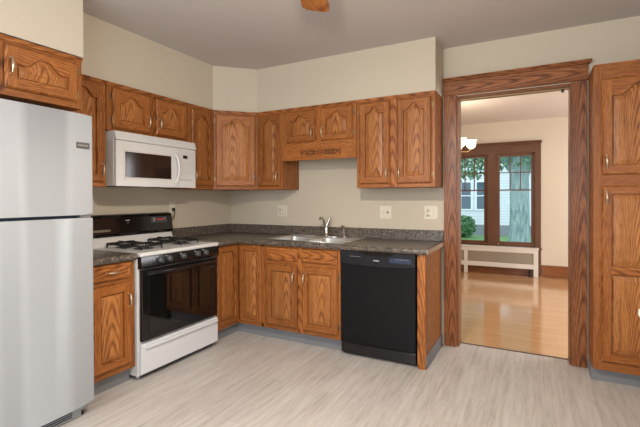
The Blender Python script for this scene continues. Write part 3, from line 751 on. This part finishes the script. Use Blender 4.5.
# ------------------------------------------------------------------ pantry
pa = thing('pantry_cabinet', 'tall oak pantry cabinet right of the doorway', 'cabinet', (3.492, 0, 0))
w_ = .56; D = .282; ZP = 2.222
MB().box(.0, w_, -D+.019, -.001, .10, ZP).build('carcass', OAKV, pa, (.0, -D/2, 1.1))
MB().box(.002, w_, -D+.06, -.02, .001, .098).build('toe_kick', GREY, pa, None, 'grey vinyl toe kick')
MB().box(-.006, .0015, -D+.055, -.06, .001, .10, .002).build('vinyl_base', GREY, pa, None, 'grey vinyl base strip')
frame_grid(pa, -D, [(0, .052), (w_-.052, w_)], [(.052, w_-.052, .10, .175), (.052, w_-.052, 1.372, 1.462), (.052, w_-.052, 2.107, ZP)], .10, ZP, 0, w_)
MB().box(-.002, w_, -D-.010, -D, ZP-.014, ZP, .003).build('top_molding', OAKH, pa, (.3, 0, ZP))
o, cx, cz = rp_door(.046, .50, 1.455, 2.115, -D-.0005, pa, rise=.075); pull(o, cx, cz, .073, 1.545, -.019); hinges(o, cx, cz, .50, 1.455, 2.115, 1, 0)
o, cx, cz = rp_door(.046, .50, .165, 1.380, -D-.0005, pa, arched=False, splits=[(.225, .775), (.825, 1.325)]); pull(o, cx, cz, .073, 1.30, -.019); hinges(o, cx, cz, .50, .165, 1.38, 1, 0)

# white-handled unit on the right, only its handle end reaches into the picture
rg = thing('side_unit', 'white handle bar poking into the picture at the right edge', 'appliance', (3.53, -1.78, 0))
MB().box(.0, .60, -.75, 0, .001, .94, .006).build('body', WHITE, rg)
MB().tube([(.0, -.090, .915), (-.050, -.090, .909), (-.072, -.096, .898), (-.077, -.12, .888), (-.078, -.20, .882), (-.078, -.62, .882), (-.060, -.64, .885), (.0, -.65, .892)], .006, 10).build('handle', WHITE, rg)

# ------------------------------------------------------------------ ceiling fan with its lamp
fx, fy = 2.33, -2.36
fn = thing('ceiling_fan', 'ceiling fan with wooden blades and a frosted lamp at the top edge', 'fan', (fx, fy, 0))
MB().lathe([(.0, H-.001), (.065, H-.001), (.06, H-.05), (.015, H-.06), (.015, 2.47), (.10, 2.46), (.115, 2.42), (.11, 2.37), (.06, 2.345), (.05, 2.31), (.0, 2.31)], (0, 0, 0), seg=24).build('motor', BRASS, fn)
BWD = oak('fan_blade_wood', 'X', (.33, .13, .035), (.24, .085, .022), (.09, .028, .008), rough=.4)
a0 = math.atan2(-1.70-fy, 2.055-fx)
for k in range(5):
    a = a0+k*2*PI/5
    q = MB(); L0, L1 = .19, .735; N = 10
    out = [(L0, -.055), (L1-.06, -.078), (L1-.02, -.074), (L1, -.055), (L1+.006, .0), (L1, .055), (L1-.02, .074), (L1-.06, .078), (L0, .055)]
    q.prism(out, 'z', -.004, .004)
    o = q.build('blade', BWD, fn); o.rotation_euler = (math.radians(10), 0, a); o.location = (0, 0, 2.352)
    q = MB().box(.09, .25, -.02, .02, .004, .010, .002).build('blade_bracket', BRASS, o)
MB().lathe([(.03, 2.31), (.055, 2.29), (.055, 2.28)], (0, 0, 0), seg=20).build('lamp_fitter', BRASS, fn)
gl = MB().lathe([(.05, 2.28), (.075, 2.25), (.08, 2.22), (.06, 2.185), (.0, 2.17)], (0, 0, 0), seg=20).build('lamp_globe', GLOBE, fn)
light('fan_lamp', 'POINT', (fx+.03, fy, 2.14), 46, (1.0, .90, .78), shadow_soft_size=.05)
light('fan_lamp_downlight', 'SPOT', (fx+.03, fy, 2.14), 85, (1.0, .90, .78), shadow_soft_size=.05, spot_size=math.radians(172), spot_blend=.45)

# ------------------------------------------------------------------ next room: window, radiator cover, chandelier
WZ0, WZ1 = .465, 2.05
wn = MB().box(3.143, 3.230, YF-.024, YF-.0, 0, 2.05, .003).box(1.735, 1.822, YF-.024, YF, 0, 2.05, .003).box(2.414, 2.55, YF-.024, YF+.08, .462, 2.05, .003)
wn.box(1.80, 3.16, YF-.0, YF+.08, .44, .462)
win = structure(wn.build('window_1', WINW))
WINH = oak('window_wood_horizontal', 'X', (.18, .08, .04), WN, (.06, .024, .012), rough=.4)
hq = MB().box(1.735, 3.230, YF-.026, YF, 2.045, 2.195, .003).box(1.725, 3.240, YF-.045, YF, 2.195, 2.225, .006).box(1.72, 3.245, YF-.055, YF, 2.225, 2.24, .003)
structure(hq.build('window_head', WINH, win))
structure(MB().box(1.70, 3.245, YF-.05, YF, .436, .462, .004).build('window_sill', WINH, win))
for x0, x1 in ((1.822, 2.414), (2.55, 3.143)):
    sx0, sx1 = x0+.058, x1-.058; gz0, gz1 = .55, 2.0
    s_ = MB().box(x0, sx0, YF+.015, YF+.055, .462, 2.06, .002).box(sx1, x1, YF+.015, YF+.055, .462, 2.06, .002).box(sx0, sx1, YF+.015, YF+.055, .462, gz0, .002).box(sx0, sx1, YF+.015, YF+.055, gz1, 2.06, .002)
    s_.box(sx0, sx1, YF+.02, YF+.045, 1.418, 1.440).box(sx0, sx1, YF+.02, YF+.045, 1.718, 1.733)
    for q in (1, 2): xx = sx0+(sx1-sx0)*q/3; s_.box(xx-.008, xx+.008, YF+.021, YF+.044, 1.44, gz1)
    so = structure(s_.build('window_sash', WINW, win))
    structure(MB().box(sx0, sx1, YF+.031, YF+.034, gz0, gz1).build('window_pane', GLASS, so))
    for xx in (x0+.03, x1-.03):
        for zz in (.50, 2.02): structure(MB().ball((xx, YF+.008, zz), .016, .012, .018, 0, 1).build('bracket', BRASS, so))
GRIL = grille_mat()
rc = thing('radiator_cover', 'long white radiator cover with woven grille under the next-room window', 'radiator cover', (0, 0, 0))
RF, RB = 3.745, 3.872
f_ = MB().box(.98, 3.20, RF-.012, RB, .452, .472, .004)
for x0, x1 in ((.99, 1.05), (2.045, 2.105), (3.122, 3.190)): f_.box(x0, x1, RF, RF+.022, 0, .452, .002)
for x0, x1 in ((1.05, 2.045), (2.105, 3.122)): f_.box(x0, x1, RF, RF+.022, .388, .452, .002).box(x0, x1, RF, RF+.022, .13, .205, .002)
f_.box(3.170, 3.190, RF+.022, RB, .0, .452).box(.99, 1.01, RF+.022, RB, 0, .452)
f_.build('frame', RADW, rc)
for x0, x1 in ((1.05, 2.045), (2.105, 3.122)): MB().box(x0, x1, RF+.010, RF+.014, .205, .388).build('grille', GRIL, rc)
MB().tube([(3.06, 3.80, 0), (3.06, 3.80, .20)], .014, 8).build('valve_pipe', BLKM, rc)
ch = thing('chandelier', 'lit chandelier with glass shades in the next room, partly behind the door casing', 'chandelier', (2.17, 2.0, 0))
MB().lathe([(.0, H-.021), (.06, H-.021), (.05, H-.05), (.008, H-.06), (.008, 2.12), (.03, 2.10), (.035, 2.02), (.02, 1.95), (.03, 1.92), (.0, 1.90)], (0, 0, 0), seg=16).build('stem', BRASS, ch)
for k in range(5):
    a = 2*PI*k/5+.25; c_, s_ = math.cos(a), math.sin(a)
    MB().tube([(.02*c_, .02*s_, 1.98), (.10*c_, .10*s_, 1.915), (.18*c_, .18*s_, 1.915), (.22*c_, .22*s_, 1.95)], .007, 8).build('arm', BRASS, ch)
    MB().lathe([(.022, 1.955), (.050, 1.975), (.062, 2.01), (.060, 2.045), (.076, 2.070), (.072, 2.071), (.056, 2.045), (.058, 2.01), (.02, 1.965)], (.22*c_, .22*s_, 0), seg=14).build('shade', SHADE, ch)
light('chandelier_lamp', 'POINT', (2.17, 2.0, 2.16), 14, (1.0, .88, .74), shadow_soft_size=.2)

# ------------------------------------------------------------------ outdoors
GZ = -.5
structure(MB().box(-20, 20, 4.3, 40, GZ-.1, GZ).build('ground', leafmat('lawn', (.10, .24, .06), (.20, .36, .12))))
hs = thing('house', 'white neighbouring house with lap siding seen through the window', 'house', (0, 17, 0))
MB().box(-7, 8, 0, 7, GZ, 5.6).build('wall', siding(), hs)
MB().prism([(-.6, 5.6), (3.5, 8.2), (7.6, 5.6)], 'x', -7.5, 8.5).build('roof', mat('grey_shingle', (.12, .12, .13), .9), hs)
WT = mat('white_trim', (.75, .8, .84), .5); HG = mat('house_glass', (.05, .09, .12), .08, spec=.8)
MB().box(-7, 8, -.03, 0, GZ, .0).build('foundation', mat('foundation_grey', (.22, .24, .26), .9), hs)
for x0 in (-2.6, -1.75, .02, .72, 4.2, 5.0):
    f = MB().box(x0-.09, x0+.52, -.05, -.001, .68, 2.12, .01).build('window_frame', WT, hs)
    MB().box(x0, x0+.43, -.055, -.045, .76, 1.37).box(x0, x0+.43, -.055, -.045, 1.42, 2.04).build('pane', HG, f)
def foliage(c, rx, ry, rz, n, s_, B=None):
    B = B or MB()
    for i in range(n):
        while True:
            p = Vector((random.uniform(-1, 1), random.uniform(-1, 1), random.uniform(-1, 1)))
            if .35 < p.length < 1: break
        q = Vector((c[0]+p.x*rx, c[1]+p.y*ry, c[2]+p.z*rz))
        d = Vector((random.gauss(0, 1), random.gauss(0, 1), random.gauss(0, 1))).normalized(); e = d.orthogonal().normalized()*s_*.5; d *= s_*random.uniform(.7, 1.3)
        B.add([q-d, q+e, q+d, q-e], [[0, 1, 2, 3]])
    return B
bu = thing('round_bush', 'rounded green bush in front of the white house', 'bush', (.35, 15.6, GZ))
foliage((0, 0, .5), .52, .5, .5, 900, .07, MB().ball((0, 0, .47), .42, .4, .42)).build('foliage', leafmat('bush_leaves', (.03, .10, .035), (.09, .22, .08)), bu)
MB().tube([(0, 0, 0), (0, 0, .3)], .05, 8).build('stem', barkmat(), bu)
tr = thing('street_tree', 'thick grey tree trunk with green crown outside right window', 'tree', (2.76, 9.2, GZ))
BARK = bpy.data.materials['grey_bark']
MB().tube([(0, 0, 0), (0.0, 0, .3), (.01, 0, 1.2), (0, .0, 2.4), (-.05, 0, 3.4), (-.2, 0, 4.6)], [.36, .29, .26, .25, .22, .14], 14).tube([(0, 0, 2.2), (.35, .1, 3.0), (.8, .2, 4.0)], [.16, .12, .07], 10).tube([(0, 0, 2.4), (-.6, .1, 3.2), (-1.4, .2, 3.9)], [.15, .11, .06], 10).build('trunk', BARK, tr)
fo = foliage((.1, .2, 3.9), 2.3, 1.8, 1.35, 3800, .085); foliage((-1.9, .3, 3.0), 1.3, 1.0, .8, 1500, .08, fo)
fo.build('crown', leafmat('tree_leaves', (.04, .14, .07), (.30, .48, .28)), tr)
